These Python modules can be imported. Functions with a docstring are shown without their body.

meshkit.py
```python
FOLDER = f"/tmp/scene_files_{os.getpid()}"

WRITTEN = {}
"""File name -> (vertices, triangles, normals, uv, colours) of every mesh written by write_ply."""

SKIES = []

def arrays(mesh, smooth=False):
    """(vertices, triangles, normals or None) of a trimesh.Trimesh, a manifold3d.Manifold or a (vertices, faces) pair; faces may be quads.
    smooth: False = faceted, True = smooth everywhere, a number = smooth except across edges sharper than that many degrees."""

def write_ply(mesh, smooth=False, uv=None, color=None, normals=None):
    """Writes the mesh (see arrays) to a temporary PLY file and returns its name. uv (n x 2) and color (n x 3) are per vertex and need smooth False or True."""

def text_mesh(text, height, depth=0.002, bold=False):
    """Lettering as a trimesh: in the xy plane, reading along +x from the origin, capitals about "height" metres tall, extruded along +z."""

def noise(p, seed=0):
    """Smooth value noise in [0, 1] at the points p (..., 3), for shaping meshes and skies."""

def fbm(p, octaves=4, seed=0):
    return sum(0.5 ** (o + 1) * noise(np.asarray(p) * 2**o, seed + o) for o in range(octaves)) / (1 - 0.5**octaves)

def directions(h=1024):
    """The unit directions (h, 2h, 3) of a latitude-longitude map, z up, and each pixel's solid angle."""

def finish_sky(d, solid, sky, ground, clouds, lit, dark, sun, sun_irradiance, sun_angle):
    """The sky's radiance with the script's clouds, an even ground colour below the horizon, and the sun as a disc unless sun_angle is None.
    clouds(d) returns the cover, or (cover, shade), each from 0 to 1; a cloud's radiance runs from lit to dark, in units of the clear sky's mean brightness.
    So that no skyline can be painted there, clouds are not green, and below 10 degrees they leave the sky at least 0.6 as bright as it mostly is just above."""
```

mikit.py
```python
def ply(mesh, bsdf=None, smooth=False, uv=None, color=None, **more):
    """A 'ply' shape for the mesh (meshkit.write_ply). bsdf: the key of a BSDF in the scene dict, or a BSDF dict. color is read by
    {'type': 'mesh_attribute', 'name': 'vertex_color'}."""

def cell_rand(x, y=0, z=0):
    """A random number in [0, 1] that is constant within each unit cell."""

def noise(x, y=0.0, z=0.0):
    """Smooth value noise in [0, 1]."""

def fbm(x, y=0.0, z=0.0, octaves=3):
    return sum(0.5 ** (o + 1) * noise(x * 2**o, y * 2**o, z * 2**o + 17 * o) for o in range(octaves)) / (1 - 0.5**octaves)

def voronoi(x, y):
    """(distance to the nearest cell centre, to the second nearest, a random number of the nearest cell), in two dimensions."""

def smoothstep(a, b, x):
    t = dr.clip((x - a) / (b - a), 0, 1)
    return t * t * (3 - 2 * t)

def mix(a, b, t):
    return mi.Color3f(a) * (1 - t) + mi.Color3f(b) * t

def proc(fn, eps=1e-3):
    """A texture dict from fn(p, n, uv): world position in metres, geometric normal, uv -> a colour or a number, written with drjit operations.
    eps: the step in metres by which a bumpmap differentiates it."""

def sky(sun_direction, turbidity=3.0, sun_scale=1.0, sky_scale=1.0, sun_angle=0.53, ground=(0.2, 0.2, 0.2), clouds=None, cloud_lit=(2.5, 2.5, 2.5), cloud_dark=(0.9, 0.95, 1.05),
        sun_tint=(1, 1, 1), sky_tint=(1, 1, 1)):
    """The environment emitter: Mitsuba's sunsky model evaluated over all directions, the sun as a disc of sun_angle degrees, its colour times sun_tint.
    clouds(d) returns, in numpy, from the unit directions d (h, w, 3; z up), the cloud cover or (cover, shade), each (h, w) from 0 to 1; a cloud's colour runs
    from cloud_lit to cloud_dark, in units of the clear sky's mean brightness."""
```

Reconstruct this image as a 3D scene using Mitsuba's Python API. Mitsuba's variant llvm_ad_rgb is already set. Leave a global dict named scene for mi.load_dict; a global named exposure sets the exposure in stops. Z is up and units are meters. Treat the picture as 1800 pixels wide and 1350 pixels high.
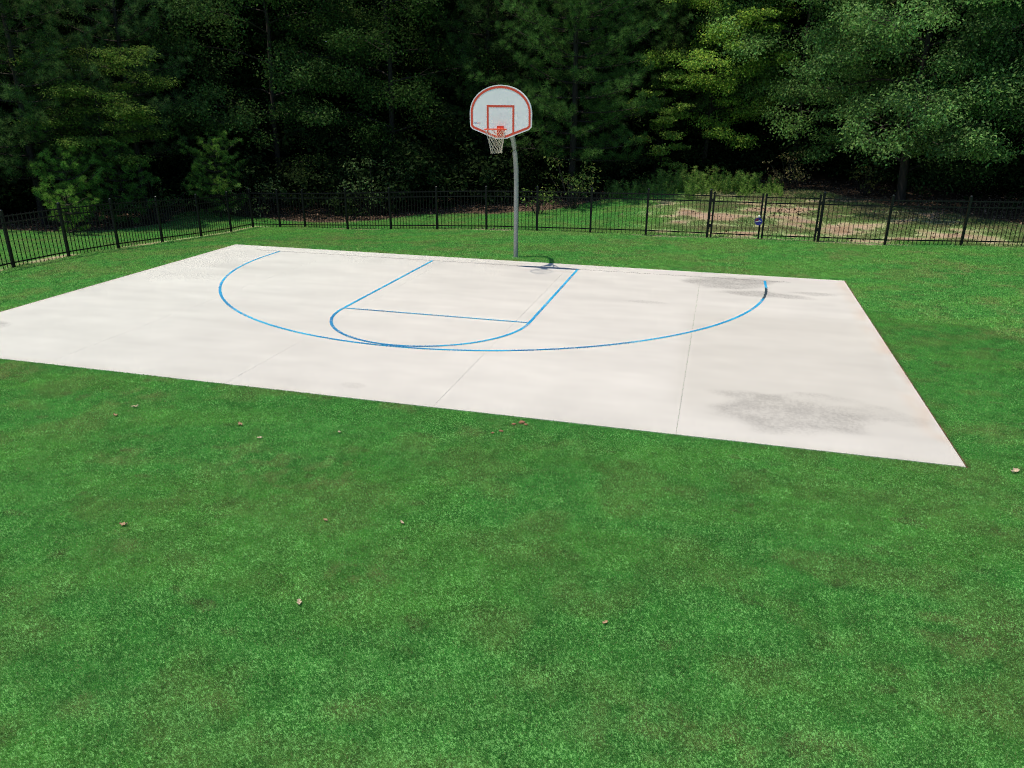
import math
import numpy as np, trimesh, drjit as dr, mitsuba as mi, mikit, meshkit
from mikit import noise, fbm, smoothstep, mix
from shapely.geometry import LineString, Polygon, Point
from shapely import affinity
T = mi.ScalarTransform4f
scene, labels = {}, {}

# ------------------------------------------------------------------ camera, light, exposure
CAM = np.array([4.729, -16.704, 3.586])
YAW, PITCH, ROLL, FPX = -0.2634, 0.3624, 0.0057, 1307.45
_f = np.array([math.sin(YAW) * math.cos(PITCH), math.cos(YAW) * math.cos(PITCH), -math.sin(PITCH)])
_r = np.array([math.cos(YAW), -math.sin(YAW), 0.0])
_u = np.cross(_r, _f)
_up = -math.sin(ROLL) * _r + math.cos(ROLL) * _u
scene['camera'] = {'type': 'perspective', 'fov': math.degrees(2 * math.atan(900 / FPX)), 'fov_axis': 'x', 'near_clip': 0.05, 'far_clip': 3000.0,
                   'to_world': T().look_at(origin=CAM.tolist(), target=(CAM + _f).tolist(), up=_up.tolist())}
scene['sky'] = mikit.sky((-0.955, -0.42, 3.05), turbidity=3.0, sun_tint=(0.96, 1.0, 1.04))
exposure = 1.55

# ------------------------------------------------------------------ helpers
def key_of(name, parent=None):
    k = f'{parent}__{name}' if parent else name
    if k not in scene and k not in labels and k not in used:
        used.add(k); return k
    n = 1
    while f'{k}_{n:03d}' in scene or f'{k}_{n:03d}' in labels or f'{k}_{n:03d}' in used:
        n += 1
    k = f'{k}_{n:03d}'; used.add(k); return k
used = set()

def obj(name, mesh, bsdf, parent=None, smooth=False, **more):
    k = key_of(name, parent)
    scene[k] = mesh if isinstance(mesh, dict) else mikit.ply(mesh, bsdf, smooth=smooth, **more)
    return k

def put(name, shape, M, parent=None):
    k = key_of(name, parent)
    scene[k] = {**shape, 'to_world': T(M)}
    return k

def thing(name, label, cat, group=None):
    k = key_of(name); labels[k] = {'label': label, 'category': cat}
    if group: labels[k]['group'] = group
    return k

def tag(k, **kw):
    labels.setdefault(k, {}).update(kw); return k

def box(x0, x1, y0, y1, z0, z1):
    m = trimesh.creation.box((x1 - x0, y1 - y0, z1 - z0)); m.apply_translation([(x0 + x1) / 2, (y0 + y1) / 2, (z0 + z1) / 2]); return m

def cat(ms):
    return trimesh.util.concatenate(list(ms))

def tube_arrays(P, R, sides=6):
    P = np.asarray(P, float); R = np.broadcast_to(R, (len(P),))
    t = np.gradient(P, axis=0); t /= np.linalg.norm(t, axis=1, keepdims=True) + 1e-12
    a = np.cross(t, np.where(np.abs(t[:, 2:]) < 0.9, [0, 0, 1.0], [1.0, 0, 0])); a /= np.linalg.norm(a, axis=1, keepdims=True) + 1e-12
    b = np.cross(t, a); ang = np.arange(sides) * 2 * np.pi / sides
    v = P[:, None] + R[:, None, None] * (np.cos(ang)[None, :, None] * a[:, None] + np.sin(ang)[None, :, None] * b[:, None])
    i, j = np.meshgrid(np.arange(len(P) - 1), np.arange(sides), indexing='ij')
    q = np.stack([i * sides + j, i * sides + (j + 1) % sides, (i + 1) * sides + (j + 1) % sides, (i + 1) * sides + j], -1).reshape(-1, 4)
    return v.reshape(-1, 3), np.vstack([q[:, [0, 1, 2]], q[:, [0, 2, 3]]])

def tube(P, R, sides=12, caps=True):
    v, f = tube_arrays(P, R, sides)
    if caps:
        n = len(v); v = np.vstack([v, [P[0]], [P[-1]]]); s = np.arange(sides); l = n - sides
        f = np.vstack([f, np.stack([(s + 1) % sides, s, 0 * s + n], 1), np.stack([l + s, l + (s + 1) % sides, 0 * s + n + 1], 1)])
    return trimesh.Trimesh(v, f, process=False)

def tubes(parts):
    V, F, n = [], [], 0
    for v, f in parts:
        V.append(v); F.append(f + n); n += len(v)
    return np.vstack(V), np.vstack(F)

def nz(v):
    return v / (np.linalg.norm(v, axis=-1, keepdims=True) + 1e-12)

def S(t):
    t = np.clip(t, 0, 1); return t * t * (3 - 2 * t)

# ------------------------------------------------------------------ the lie of the land
SX0, SX1, SY0, SY1 = -7.557, 7.536, -8.631, 0.523            # the concrete slab
def base_height(x, y):
    return -.5 * S(-x / 10.5) * S((y + 3) / 9) + .08 * S((x - 1) / 8) * S((y - 1) / 5) + .05 * np.maximum(0, np.minimum(y, 40) - 5.8) * S((x + 1) / 4)
def slab_dist(x, y):
    dx = np.maximum(np.maximum(SX0 - x, x - SX1), 0); dy = np.maximum(np.maximum(SY0 - y, y - SY1), 0)
    return np.hypot(dx, dy)
def height(x, y):
    x, y = np.asarray(x, float), np.asarray(y, float)
    p = np.stack([x * .33, y * .33, 0 * x], -1)
    bump = (meshkit.noise(p, 5) - .5) * .07 * S((slab_dist(x, y) - .1) / 1.4)
    h = base_height(x, y) * S(slab_dist(x, y) / 2.6)
    return h + bump - .014

# fence corner posts (world metres)
LEFT = [(-10.62, -6.9), (-10.6, -5.2), (-10.58, -3.5), (-10.52, -2.0), (-10.56, -0.33), (-10.63, 1.43), (-10.74, 3.3), (-10.72, 4.8), (-10.66, 5.96)]
BACK = [(-10.66, 5.96), (-9.66, 6.05), (-8.73, 6.1), (-7.04, 5.9), (-5.34, 5.58), (-3.63, 5.26), (-1.97, 5.06), (-0.39, 5.02), (1.18, 5.2), (2.79, 5.33), (4.52, 5.24)]
RIGHT = [(7.46, 5.17), (9.15, 5.2), (11.08, 5.58), (12.96, 5.9), (14.9, 6.2), (16.8, 6.5)]
GATE_L, GATE_R = [(4.62, 5.23), (5.90, 5.13)], [(5.99, 5.09), (7.37, 5.16)]
_fx = np.array([p[0] for p in BACK] + [p[0] for p in RIGHT]); _fy = np.array([p[1] for p in BACK] + [p[1] for p in RIGHT])
def fence_y(x): return np.interp(x, _fx, _fy)
def fence_dist(x, y):
    """signed distance outward through the fence: > 0 beyond it."""
    return np.maximum(y - fence_y(x), -10.65 - x)
def woods_edge(x):
    return np.interp(x, [-30, -15, -10, -5, -1, 1, 4, 8, 11, 15, 25], [7.5, 7.3, 7.0, 7.6, 8.6, 11.5, 15.0, 14.0, 9.8, 8.2, 7.5])
def ground_masks(x, y):
    """(dirt, litter), each 0..1, at points given as numpy arrays."""
    p = np.stack([x, y, 0 * x], -1)
    n1, n2, n3 = meshkit.fbm(p * [.45, .9, 1], 4, 11), meshkit.fbm(p * 1.6, 3, 23), meshkit.fbm(p * .35, 3, 31)
    fd = fence_dist(x, y)
    strip = S(1 - np.abs(fd - .03) / (.10 + .42 * n2)) * S((n1 - .28) / .16)
    bank = S((fd - .05) / .3) * S((x - 1.0) / 2.5) * S((15 - y) / 3) * S((15 - x) / 3.5) * S((n1 - .365 + .05 * S((x - 3) / 2) - .05 * S((y - 10) / 3)) / .24)
    dirt = np.maximum(strip * S((14 - x) / 3), bank * (.45 + .55 * S((n2 - .3) / .3)))
    e = np.minimum(y - woods_edge(x), 99)
    left = (-14.0 - x) - 1.2 * S((3.2 - y) / 3) * 4.5
    e = np.maximum(e, np.where(y < 9, left, e))
    litter = S((e + (n3 - .5) * 3) / 1.2)
    return dirt, litter

# ------------------------------------------------------------------ materials
def rgb(*c): return {'type': 'rgb', 'value': list(c)}
def principled(c, rough, **k): return {'type': 'twosided', 'bsdf': {'type': 'principled', 'base_color': c if isinstance(c, dict) else rgb(*c), 'roughness': rough, **k}}
def leafy(rough=.45, trans=.7, spec=None):
    return {'type': 'principledthin', 'base_color': {'type': 'mesh_attribute', 'name': 'vertex_color'}, 'roughness': rough, 'diff_trans': trans, 'eta': 1.45}

def turf_tint(p):
    """what the turf's own colour does over the lawn: lush, yellowish and thin brownish patches, plus pit shade painted as brown spots."""
    a = fbm(p.x * .5 + .35 * p.y + 3, p.y * 1.5 - .5 * p.x + 40, 0, 4)
    b = fbm(p.x * 1.7 + 9, p.y * 2.1, 3, 3)
    c = noise(p.x * 9 + 5, p.y * 9, 7)
    f = noise(p.x * 70, p.y * 70, 1)
    col = mix((.195, .555, .150), (.265, .590, .158), smoothstep(.35, .65, a))
    col = mix(col, (.330, .530, .175), smoothstep(.46, .70, b) * .8)
    col = mix(col, (.410, .450, .200), smoothstep(.60, .78, fbm(p.x * .9 + 71, p.y * 1.3 + 3, 9, 3)) * smoothstep(.2, .8, c) * .6)
    spot = smoothstep(.71, .84, fbm(p.x * 3.1 + 13, p.y * 4.3 + 5, 4, 3)); col = mix(col, (.330, .350, .165), spot * .5)   # dead-thatch brown, painted in for the shade of small pits
    # thin, dry turf on the bank past the gate
    bank = smoothstep(5.4, 6.6, p.y) * smoothstep(2.2, 4.6, p.x)
    col = mix(col, mix((.290, .360, .160), (.430, .365, .240), smoothstep(.35, .7, b)), bank * .85)
    return col * (.74 + .26 * c + .16 * (f - .4))
def blade_col(p, n, uv):
    straw = smoothstep(.93, .97, mikit.cell_rand(p.x * 160, p.y * 160, 3))
    return mix(turf_tint(p), (.55, .50, .28), straw * .7)
scene['mat_turf'] = {'type': 'principledthin', 'base_color': mikit.proc(blade_col), 'roughness': .7, 'diff_trans': 1.0, 'eta': 1.35}
scene['mat_ground'] = {'type': 'principled', 'base_color': {'type': 'mesh_attribute', 'name': 'vertex_color'}, 'roughness': .95, 'specular': .1}

def concrete_col(p, n, uv):
    big = fbm(p.x * .35, p.y * .55 + 11, 0, 4)
    med = fbm(p.x * 1.3 + 5, p.y * 2.0, 2, 3)
    streak = fbm(p.x * .8 + 31, p.y * 3.5, 4, 2)
    pink = smoothstep(-6, 1, p.x)
    col = mix((.600, .624, .602), (.594, .596, .576), pink)
    col = col * (.93 + .12 * big + .13 * (med - .5) + .09 * (streak - .5))
    e = dr.minimum(dr.minimum(p.x - SX0, SX1 - p.x), dr.minimum(p.y - SY0, SY1 - p.y))
    col = mix(col, mi.Color3f(.58, .575, .55) * (.9 + .15 * med), (1 - smoothstep(.05, .16, e + .05 * (med - .5))) * .6)
    # mildew left where puddles dry: two of them on the right-hand bays
    def blot(cx, cy, rx, ry, wob):
        d = dr.sqrt(dr.square((p.x - cx) / rx) + dr.square((p.y - cy) / ry)) + wob * (fbm(p.x * 1.1 + cx, p.y * 1.9, 5, 3) - .5)
        return 1 - smoothstep(.55, 1.05, d)
    speck = smoothstep(.32, .66, fbm(p.x * 34, p.y * 30, 8, 3)) * .6 + smoothstep(.3, .7, fbm(p.x * 3, p.y * 6, 2, 3)) * .5
    st = blot(5.85, -7.55, 1.35, .60, 1.3) * (.35 + .65 * speck) * .40
    st = dr.maximum(st, blot(5.25, -.55, .85, .75, 1.5) * (.4 + .6 * speck) * .50)
    st = dr.maximum(st, blot(5.6, -1.25, .95, .32, 1.3) * (.4 + .6 * speck) * .48)
    st = dr.maximum(st, blot(6.8, -.95, .75, .25, 1.4) * (.4 + .6 * speck) * .35)
    st = dr.maximum(st, blot(3.55, -2.55, .5, .13, 1.1) * (.4 + .6 * speck) * .2)
    st = dr.maximum(st, blot(.2, -8.2, .22, .13, 1.2) * (.5 + .5 * speck) * .14)
    st = dr.maximum(st, blot(-7.2, -7.3, .7, .3, 1.4) * (.3 + .7 * speck) * .35)
    ghost = (1 - smoothstep(.75, 1.0, dr.abs(p.x - 5.9) / 1.7)) * (1 - smoothstep(.6, 1.0, dr.abs(p.y + 5.3) / 3.0))
    col = mix(col, (.40, .395, .345), ghost * .22)
    col = mix(col, (.16, .16, .155), st)
    red = (1 - smoothstep(.0, .35, SX1 - p.x)) * smoothstep(.4, .75, fbm(p.x * 3, p.y * 1.2, 6, 3))
    return mix(col, (.52, .36, .24), red * .35)
scene['mat_concrete'] = {'type': 'diffuse', 'reflectance': mikit.proc(concrete_col)}

def paint_col(p, n, uv):
    w = fbm(p.x * 3 + 2, p.y * 3, 1, 3)
    col = mix((.014, .285, .560), (.040, .400, .680), smoothstep(.3, .7, w))
    navy = smoothstep(.5, .62, fbm(p.x * .9 + 4, p.y * .9 + 2, 3, 2)) * smoothstep(-3.2, -5.2, p.y)
    col = mix(col, (.010, .130, .33), navy * .7)
    dark = (1 - smoothstep(.55, .95, dr.sqrt(dr.square((p.x - 5.72) / .4) + dr.square((p.y + 1.15) / .72))))
    col = mix(col, (.022, .022, .026), dark * .95)
    worn = smoothstep(.66, .74, fbm(p.x * 14, p.y * 14, 5, 3))
    return mix(col, (.40, .44, .46), worn * .6)
scene['mat_paint'] = {'type': 'principled', 'base_color': mikit.proc(paint_col), 'roughness': .6}
scene['mat_faint'] = principled((.30, .29, .285), .8)
scene['mat_fence'] = principled((.006, .006, .007), .45, specular=.25)
scene['mat_edge_strip'] = principled(mikit.proc(lambda p, n, uv: mix((.050, .032, .020), (.15, .085, .052), fbm(p.x * 7, p.y * 7, 1, 3))), .95)
scene['mat_cap'] = principled((.012, .012, .013), .16, specular=.8)
scene['mat_galv'] = principled(mikit.proc(lambda p, n, uv: mix((.26, .27, .27), (.36, .37, .36), fbm(p.x * 9, p.y * 9, p.z * 3, 3)) ), .5, metallic=.35)
scene['mat_board'] = {'type': 'twosided', 'bsdf': {'type': 'diffuse', 'reflectance': rgb(.88, .90, .92)}}
scene['mat_border'] = principled((.66, .080, .042), .6)
scene['mat_rim'] = principled((.72, .085, .040), .4)
scene['mat_net'] = principled((.62, .58, .47), .9)
scene['mat_sign_blue'] = principled((.045, .035, .36), .4)
scene['mat_sign_red'] = principled((.20, .018, .030), .4)
scene['mat_sign_white'] = principled((.75, .76, .80), .4)
scene['mat_bark'] = principled(mikit.proc(lambda p, n, uv: mix((.016, .013, .010), (.045, .038, .031), fbm(p.x * 9, p.y * 9, p.z * 2.2, 3))), .9)
scene['mat_leaf'] = leafy(.42, .55)
scene['mat_gloss_leaf'] = leafy(.30, .4)
scene['mat_needle'] = leafy(.5, .45)
scene['mat_litter'] = principled({'type': 'mesh_attribute', 'name': 'vertex_color'}, .85)
scene['mat_dry_leaf'] = principled(mikit.proc(lambda p, n, uv: mix((.30, .19, .11), (.46, .33, .21), noise(p.x * 40, p.y * 40, p.z * 40))), .8)
scene['mat_pale_leaf'] = principled(mikit.proc(lambda p, n, uv: mix((.44, .36, .26), (.62, .53, .40), noise(p.x * 40, p.y * 40, p.z * 40))), .8)
scene['mat_clay'] = principled(mikit.proc(lambda p, n, uv: mix((.20, .095, .055), (.34, .18, .11), noise(p.x * 30, p.y * 30, p.z * 30))), .95)

# ------------------------------------------------------------------ ground
def axis(lo, hi, step, far):
    near = np.arange(lo, hi + 1e-6, step); out = np.geomspace(step * 2, far, 22)
    return np.concatenate([lo - out[::-1], near, hi + out])
gx, gy = axis(-22, 20, .2, 500), axis(-18, 18, .2, 500)
X, Y = np.meshgrid(gx, gy, indexing='ij')
Z = height(X, Y)
dirt, litter = ground_masks(X, Y)
rn = meshkit.fbm(np.stack([X, Y, 0 * X], -1) * 5, 3, 3)[..., None]; rb = meshkit.fbm(np.stack([X, Y, 0 * X], -1) * 1.3, 3, 9)[..., None]
thatch = np.array([.140, .375, .110]) * (.7 + .6 * rn)
col = thatch * (1 - dirt[..., None]) + dirt[..., None] * (np.array([.29, .215, .155]) * (.60 + .6 * rb) + (rn - .5) * .12)
col = col * (1 - litter[..., None]) + litter[..., None] * (np.array([.060, .042, .030]) * (.5 + 1.0 * rn))
i, j = np.meshgrid(np.arange(len(gx) - 1), np.arange(len(gy) - 1), indexing='ij'); n = len(gy)
quads = np.stack([i * n + j, (i + 1) * n + j, (i + 1) * n + j + 1, i * n + j + 1], -1).reshape(-1, 4)
obj('ground', (np.stack([X, Y, Z], -1).reshape(-1, 3), quads), 'mat_ground', smooth=True, color=np.clip(col, .005, 1).reshape(-1, 3))
tag('ground', kind='structure', label='lawn soil, clay patches and leaf-strewn woodland floor', category='ground')

# ------------------------------------------------------------------ concrete slab in bays, with its painted lines
tag('court_slab', kind='structure', label='pale concrete half court slab with blue painted lines', category='concrete court')
used.add('court_slab')
GAP = .003
xs, ys = [SX0, -4.48, -1.48, 1.52, 4.52, SX1], [SY0, SY1]
def bay(x0, x1, y0, y1, c=.001):
    z0 = -.12
    v = [(x0, y0, z0), (x1, y0, z0), (x1, y1, z0), (x0, y1, z0), (x0, y0, -c), (x1, y0, -c), (x1, y1, -c), (x0, y1, -c),
         (x0 + c, y0 + c, 0), (x1 - c, y0 + c, 0), (x1 - c, y1 - c, 0), (x0 + c, y1 - c, 0)]
    f = [(0, 3, 2, 1), (8, 9, 10, 11)] + [(a, (a + 1) % 4, 4 + (a + 1) % 4, 4 + a) for a in range(4)] + [(4 + a, 4 + (a + 1) % 4, 8 + (a + 1) % 4, 8 + a) for a in range(4)]
    return np.array(v, float), np.array(f)
for a in range(5):
    x0, x1 = xs[a] + (GAP / 2 if a else 0), xs[a + 1] - (GAP / 2 if a < 4 else 0)
    obj('concrete_bay', bay(x0, x1, SY0, SY1), 'mat_concrete', 'court_slab')
LW = .052
def painted(name, line, w=LW, mat='mat_paint', lift=.0035):
    g = line if isinstance(line, Polygon) else line.buffer(w / 2, cap_style=2, join_style=1, quad_segs=16)
    m = trimesh.creation.extrude_polygon(g, .0025, engine='earcut'); m.apply_translation([0, 0, lift - .0025 + .002])
    return obj(name, m, mat, 'court_slab')
LANE, FT, RC = 1.771, -4.63, 1.80
R3, CY3, CX3 = 5.892, -.5986, -.025
th = np.linspace(0, np.pi, 150)
k = painted('three_point_line', LineString([(CX3 + R3, -.02)] + [(CX3 + R3 * math.cos(t), CY3 - R3 * math.sin(t)) for t in th] + [(CX3 - R3, -.02)]))
painted('lane_line', LineString([(LANE, -.02), (LANE, FT)] + [(LANE * math.cos(t), FT - RC * math.sin(t)) for t in np.linspace(.03, np.pi - .03, 80)] + [(-LANE, FT), (-LANE, -.02)]), lift=.0055)
painted('free_throw_line', LineString([(-LANE + .03, FT + .02), (LANE - .03, FT + .02)]), w=.032, lift=.0075)
painted('baseline', LineString([(-6.6, 0), (6.4, 0)]), w=.012, mat='mat_faint')

# dark brown strip where the turf is trimmed back from the slab's left, rear and right sides
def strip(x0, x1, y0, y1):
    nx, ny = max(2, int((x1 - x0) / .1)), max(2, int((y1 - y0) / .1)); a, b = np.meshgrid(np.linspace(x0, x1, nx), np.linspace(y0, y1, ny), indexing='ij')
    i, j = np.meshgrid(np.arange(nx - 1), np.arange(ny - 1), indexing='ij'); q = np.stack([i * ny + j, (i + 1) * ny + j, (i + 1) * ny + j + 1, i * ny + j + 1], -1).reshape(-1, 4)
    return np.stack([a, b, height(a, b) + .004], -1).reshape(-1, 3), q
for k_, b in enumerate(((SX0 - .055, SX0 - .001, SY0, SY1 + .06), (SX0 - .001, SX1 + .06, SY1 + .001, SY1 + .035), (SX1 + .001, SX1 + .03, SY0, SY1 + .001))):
    tag(obj('edge_strip', strip(*b), 'mat_edge_strip', smooth=True), kind='structure', label='dark brown strip along the ' + ('left', 'rear', 'right')[k_] + ' edge of the slab', category='soil')

# ------------------------------------------------------------------ fences and the double gate
PICK_W, PICK_H = .0135, 1.225
def picket_mesh():
    w = PICK_W / 2
    b = box(-w, w, -w, w, 0.03, PICK_H - .05)
    v = [(-w * 1.0, -w, PICK_H - .05), (w, -w, PICK_H - .05), (w, w, PICK_H - .05), (-w, w, PICK_H - .05), (0, 0, PICK_H)]
    tip = trimesh.Trimesh(np.array(v, float), [(0, 1, 4), (1, 2, 4), (2, 3, 4), (3, 0, 4)], process=False)
    return cat([b, tip])
picket = mikit.ply(picket_mesh(), 'mat_fence')
def post_shapes(w, h):
    return mikit.ply(box(-w / 2, w / 2, -w / 2, w / 2, -.25, h - .03), 'mat_fence'), \
        mikit.ply(_cap(w * .58, h), 'mat_cap', smooth=True)
def _cap(a, h):
    m = trimesh.creation.icosphere(2, 1.0); v = np.array(m.vertices); r = np.maximum(np.abs(v[:, :1]), np.abs(v[:, 1:2])) + 1e-9
    k = np.linalg.norm(v[:, :2], axis=1, keepdims=True); sq = np.where(k > 1e-6, k / r, 1.0) * .45 + .55
    v = np.column_stack([v[:, :2] * sq * a, np.where(v[:, 2] > 0, v[:, 2] * .028, v[:, 2] * .012) + h - .018])
    return v, np.array(m.faces)
POST, CAP = post_shapes(.058, 1.31)
GPOST, GCAP = post_shapes(.066, 1.34)
def M4(o, ux, uy, uz):
    m = np.eye(4); m[:3, 0], m[:3, 1], m[:3, 2], m[:3, 3] = ux, uy, uz, o; return m
def rail(A, B, z, w=.026, hh=.03):
    A, B = np.array([*A, z]), np.array([*B, z])
    return A, B
def rail_mesh(P, Q, w=.025, h=.027):
    d = nz(Q - P); s = nz(np.cross(d, [0, 0, 1])); u = np.cross(s, d)
    v = []
    for e in (P, Q):
        for a, b in ((-1, -1), (1, -1), (1, 1), (-1, 1)): v.append(e + s * a * w / 2 + u * b * h / 2)
    return trimesh.Trimesh(np.array(v), [(0, 1, 2), (0, 2, 3), (4, 6, 5), (4, 7, 6), (0, 4, 5), (0, 5, 1), (1, 5, 6), (1, 6, 2), (2, 6, 7), (2, 7, 3), (3, 7, 4), (3, 4, 0)], process=False)
def gz(p): return float(base_height(np.array(p[0]), np.array(p[1]))) - .02
def panel(t, A, B, gap=.04, n=None, post=True):
    A3, B3 = np.array([*A, gz(A)]), np.array([*B, gz(B)])
    L = np.linalg.norm((B3 - A3)[:2]); d = (B3 - A3) / L
    for z in (.135, 1.015, 1.165):
        obj('rail', rail_mesh(A3 + d * gap * .75 + [0, 0, z], B3 - d * gap * .75 + [0, 0, z]), 'mat_fence', t)
    n = n or max(3, int(round(L / .117)) - 1)
    for k in range(1, n + 1):
        o = A3 + d * (gap + (L - 2 * gap) * k / (n + 1)); dx = np.array([d[0], d[1], 0]) / np.hypot(d[0], d[1])
        put('picket', picket, M4(o, dx, [-dx[1], dx[0], 0], [0, 0, 1]), t)
def post(t, p, d, big=False):
    dx = nz(np.array([d[0], d[1], 0.0])); M = M4([*p, gz(p)], dx, [-dx[1], dx[0], 0], [0, 0, 1])
    k = put('post', GPOST if big else POST, M, t); put('cap', GCAP if big else CAP, M, k)
def run(t, pts, skip_first=False, big_at=()):
    pts = [np.array(p) for p in pts]
    for k, p in enumerate(pts):
        if k == 0 and skip_first: continue
        post(t, p, (pts[min(k + 1, len(pts) - 1)] - pts[max(k - 1, 0)]), k in big_at)
    for A, B in zip(pts[:-1], pts[1:]): panel(t, A, B)
tl = thing('metal_fence', 'black metal picket fence running away along the left edge of the lawn', 'fence'); run(tl, LEFT)
tb = thing('metal_fence', 'long black metal picket fence behind the hoop, from the far corner to the gate', 'fence'); run(tb, BACK, True, (len(BACK) - 1,))
tr = thing('metal_fence', 'black metal picket fence on the far right, from the gate towards the oaks', 'fence'); run(tr, RIGHT, False, (0,))
def gate(t, A, B):
    A, B = np.array(A), np.array(B); A3, B3 = np.array([*A, gz(A)]), np.array([*B, gz(B)])
    d = nz(B3 - A3); dx = nz(np.array([d[0], d[1], 0])); w = .024
    for e in (A3, B3):
        m = mikit.ply(box(-w, w, -w, w, .02, 1.27), 'mat_fence')
        put('stile', m, M4(e, dx, [-dx[1], dx[0], 0], [0, 0, 1]), t)
    panel(t, A, B, gap=.026, n=10)
tg = thing('gate', 'leaf of the black double gate that carries the round blue sign', 'gate'); gate(tg, *GATE_L)
for z in (.3, 1.0): obj('hinge', box(4.535, 4.61, 5.20, 5.225, gz((4.6, 5.2)) + z, gz((4.6, 5.2)) + z + .09), 'mat_fence', tg)
tg2 = thing('gate', 'plain right leaf of the black double gate, without a sign', 'gate'); gate(tg2, *GATE_R)
for z in (.3, 1.0): obj('hinge', box(7.38, 7.455, 5.125, 5.15, gz((7.4, 5.2)) + z, gz((7.4, 5.2)) + z + .09), 'mat_fence', tg2)
# round sign on the gate's meeting stile
ts = thing('gate_sign', 'small round blue sign with a red patch hung on the gate', 'sign')
sc = np.array([5.855, 5.085, gz((5.86, 5.1)) + .52])
def disc(r, depth, a0=0, a1=360):
    g = Point(0, 0).buffer(r, quad_segs=12) if a1 - a0 >= 360 else Polygon([(0, 0)] + [(r * math.cos(math.radians(t)), r * math.sin(math.radians(t))) for t in np.linspace(a0, a1, 20)])
    return trimesh.creation.extrude_polygon(g, depth, engine='earcut')
UP = np.array([[1, 0, 0, 0], [0, 0, 1, 0], [0, 1, 0, 0], [0, 0, 0, 1.0]]); UP[1, 2] = -1; UP[2, 1] = 1
def stand(m, o):
    m.apply_transform(UP); m.apply_translation(o); return m
obj('disc', stand(disc(.102, .022), sc), 'mat_sign_blue', ts)
obj('red_patch', stand(disc(.09, .003, 95, 195), sc + [0, -.0225, 0]), 'mat_sign_red', ts)
obj('white_stripe', stand(trimesh.creation.extrude_polygon(LineString([(-.07, -.012), (-.02, .0), (.02, .022), (.06, .002)]).buffer(.011), .003, engine='earcut'), sc + [0, -.026, 0]), 'mat_sign_white', ts)
obj('knob', trimesh.creation.icosphere(2, .034).apply_translation(sc + [0.005, -.012, .135]), 'mat_sign_white', ts, smooth=True)

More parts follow.
